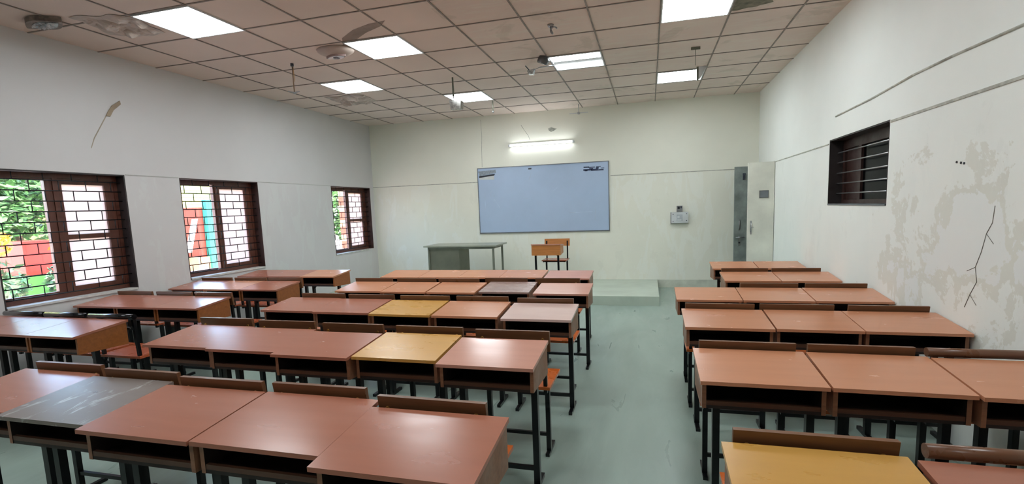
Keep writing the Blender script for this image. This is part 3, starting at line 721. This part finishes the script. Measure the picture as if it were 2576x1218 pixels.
# platform: one desk and chair facing the class, and the teacher's table
d = make_desk(M['top_pink'], M['oaklight'], 'school_desk', M['oaklight']); d.location = (-1.645, 7.985, PZ); d.rotation_euler.z = PI+.03; d.scale = (.95,1,1)
tag(d, 'single orange-brown school desk standing on the platform below the whiteboard', 'desk')
c = make_chair(M['redseat']); c.location = (-1.58, 8.16, PZ); c.rotation_euler.z = PI
tag(c, 'wooden chair on the platform behind the single desk', 'chair')
for ch in [q for q in COL.objects if q.parent == c and q.name.startswith('backrest')]: ch.data.materials[0] = M['oaklight']
t = empty('teacher_table', (0,0,PZ), 'grey steel teacher table on the platform left of the single desk', 'table')
TX0, TX1, TY0, TY1 = -3.80, -2.47, 7.58, 8.20
m = MB(); m.box((TX0,TY0,.725), (TX1,TY1,.748)).bevel(.004); m.build('table_top', M['tabletop'], t)
m = MB(); m.box((TX0+.06,TY0+.04,.685), (TX1-.06,TY0+.06,.724)); m.box((TX0+.06,TY1-.06,.685), (TX1-.06,TY1-.04,.724)); m.box((TX0+.06,TY0+.061,.685), (TX0+.08,TY1-.061,.724)); m.box((TX1-.08,TY0+.061,.685), (TX1-.06,TY1-.061,.724)); m.build('apron', M['greymetal'], t)
for x in (TX0+.075, TX1-.075):
    for y in (TY0+.055, TY1-.055): B((x-.015,y-.015,0), (x+.015,y+.015,.684), .003).build('leg', M['greymetal'], t)
m = MB(); m.box((TX0+.092,TY0+.065,.12), (TX0+.63,TY1-.075,.683)).bevel(.004); cab = m.build('cabinet_box', M['greymetal_dark'], t)
m = MB(); m.box((TX0+.10,TY1-.0745,.14), (TX0+.62,TY1-.065,.66)); m.build('cabinet_door', M['greymetal'], t)

# ------------------------------------------------------------------ outside the left windows
GZ = -.25
o = B((-60, -20, GZ-.2), (XL-T-.01, 60, GZ)).build('ground', plain('pale pink paving', (214,186,172), .8, var=.06, scale=1.5)); tag(o, kind='structure')
leafm = plain('bright green leaves', (70,112,56), .5, var=.25, scale=8)
leafd = plain('deep green leaves', (48,84,48), .5, var=.25, scale=6)
bark = plain('grey brown bark', (110,92,76), .8)
def leaves(bm, centres, n, size):
    for k in range(n):
        c, r = random.choice(centres)
        d = Vector((random.gauss(0,1), random.gauss(0,1), random.gauss(0,.8))); d.normalize()
        q = Vector(c) + d*r*random.uniform(.55, 1)**.6
        a = Vector((random.gauss(0,1), random.gauss(0,1), random.gauss(0,.6))).normalized(); w = a.cross(Vector((random.random(), random.random(), random.random()))).normalized()
        s = size*random.uniform(.6, 1.3)
        P = [q-a*s, q-a*s*.2+w*s*.38, q+a*s, q-a*s*.2-w*s*.38]
        bm.bm.faces.new([bm.bm.verts.new(x) for x in P])
def tree(x, y, h, blobs, n, size, mat, lab, cat='tree', name='tree'):
    e = empty(name, (x, y, GZ), lab, cat)
    t = MB(); t.tube((0,0,0), (.05,.02,h*.6), .09, 10, .05)
    for a in (0, 2, 4): t.tube((.05,.02,h*.5), (.5*math.cos(a), .5*math.sin(a), h*.85), .04, 8, .015)
    t.build('trunk', bark, e)
    f = MB(); leaves(f, blobs, n, size); f.build('foliage', mat, e)
random.seed(4)
tree(-11.3, 6.2, 3.0, [((0,-.3,2.6),.9),((.2,.6,2.4),.8),((.1,0,1.9),.7),((.3,-.6,1.9),.6)], 3800, .10, leafm, 'leafy green tree seen through the nearest window', 'tree')
tree(-16.5, 9.1, 4.2, [((0,0,3.6),1.3),((.2,1.0,3.2),1.1),((0,-.8,2.7),1.0)], 3600, .12, leafd, 'taller dark green tree farther off beyond the nearest window')
tree(-14.6, 20.6, 4.4, [((0,0,3.4),1.3),((0,-.6,2.2),1.2),((.3,.4,1.2),1.0),((0,.6,4.2),1.0)], 4200, .15, leafm, 'green leafy tree seen through the farthest window')
e = empty('flowering_bush', (-8.7, 4.90, GZ), 'yellow flowering bush outside the nearest window', 'bush')
f = MB(); leaves(f, [((0,-.42,1.5),.22),((0,.42,1.45),.16)], 420, .05); f.build('flowers', plain('yellow flowers', (178,134,30), .5), e)
f = MB(); leaves(f, [((0,-.40,.95),.34),((0,.40,.9),.25)], 420, .07); f.build('foliage', leafd, e)
e = empty('play_drum', (-9.5, 5.38, GZ), 'red play box on a green base outside the nearest window', 'play equipment')
MB().box((-.3,-.28,.98), (.3,.28,1.50)).bevel(.04).build('red_box', plain('red painted metal', (160,34,28), .4), e)
MB().box((-.4,-.42,.46), (.4,.42,.97)).bevel(.03).build('green_base', plain('green painted metal', (60,118,52), .45), e)
MB().box((-.45,-.5,.0), (.45,.5,.455)).bevel(.02).build('orange_plinth', plain('orange painted concrete', (176,96,66), .6), e)
e = empty('play_hut', (-12, 10.6, GZ), 'brick-red play hut with a teal post outside the second window', 'play equipment')
MB().box((-.5,-.5,.75), (.5,.62,2.05)).bevel(.03).build('hut_wall', plain('brick red panel', (112,40,30), .5), e)
MB().box((-.6,-.7,.0), (.6,.8,.74)).bevel(.02).build('hut_base', plain('orange green base', (150,110,76), .6), e)
MB().box((.52,-.36,.0), (.66,-.17,2.25)).bevel(.01).build('post', plain('teal painted post', (28,108,98), .4), e)
m = MB(); m.hexa([(.5,-.95,.9),(.62,-.95,.9),(.62,-.88,.9),(.5,-.88,.9),(.5,-.68,1.75),(.62,-.68,1.75),(.62,-.61,1.75),(.5,-.61,1.75)]); m.build('slide_rail', M['whiteplastic'], e)
o = B((-19, 2, GZ), (-18.7, 19.0, 4.6)).build('garden_wall', brick('pale yellow green block wall', (104,122,66), (134,132,70), (70,84,50), 1, 'yz', .6, .3, .02)); tag(o, 'pale yellow-green block wall beyond the second window', 'wall')
o = B((-9.0, 12.6, GZ), (-8.6, 14.4, 3.6)).build('brick_pillar', brick('cream brick', (190,150,104), (204,164,116), (120,66,48), 1, 'yz', .4, .22, .02)); tag(o, 'cream brick pillar with red joints outside the farthest window', 'pillar')

# ------------------------------------------------------------------ daylight
W = bpy.data.worlds.new('sky'); S.world = W; W.use_nodes = True; nt = W.node_tree
bg = nt.nodes['Background']; sky = nt.nodes.new('ShaderNodeTexSky'); sky.sky_type = 'NISHITA'; sky.sun_disc = False
sky.sun_elevation = math.radians(55); sky.sun_rotation = math.radians(100); sky.altitude = 200; sky.dust_density = 3.0
nt.links.new(sky.outputs[0], bg.inputs['Color']); bg.inputs['Strength'].default_value = 2.2
sl = bpy.data.lights.new('sun', 'SUN'); sl.energy = 8; sl.angle = .02; sl.color = (1, .95, .88)
so = bpy.data.objects.new('sun', sl); COL.objects.link(so)
so.rotation_euler = Vector((-.62, .25, -.95)).to_track_quat('-Z', 'Y').to_euler()

# ------------------------------------------------------------------ camera
cam = bpy.data.cameras.new('camera'); co = bpy.data.objects.new('camera', cam); COL.objects.link(co)
Fw = Vector((-0.2518818, 0.9609472, -0.11461259)); Rt = Vector((0.96774106, 0.24940387, -0.03570644)); Up = Vector((0.00572717, 0.11990911, 0.99276835))
co.matrix_world = Matrix(((Rt.x, Up.x, -Fw.x, 0), (Rt.y, Up.y, -Fw.y, 0), (Rt.z, Up.z, -Fw.z, 1.5), (0,0,0,1)))
cam.sensor_width = 36; cam.sensor_fit = 'HORIZONTAL'; cam.lens = 1203.735/2576*36
cam.shift_x = (1288-1320.295)/2576; cam.shift_y = (660.304-609)/2576
cam.clip_start = .05; cam.clip_end = 300
S.camera = co
S.view_settings.view_transform = 'Standard'; S.view_settings.look = 'None'; S.view_settings.gamma = 1
S.view_settings.use_curve_mapping = False; S.view_settings.exposure = .75
try:
    S.cycles.max_bounces = 8; S.cycles.diffuse_bounces = 5; S.cycles.transparent_max_bounces = 12
except Exception: pass
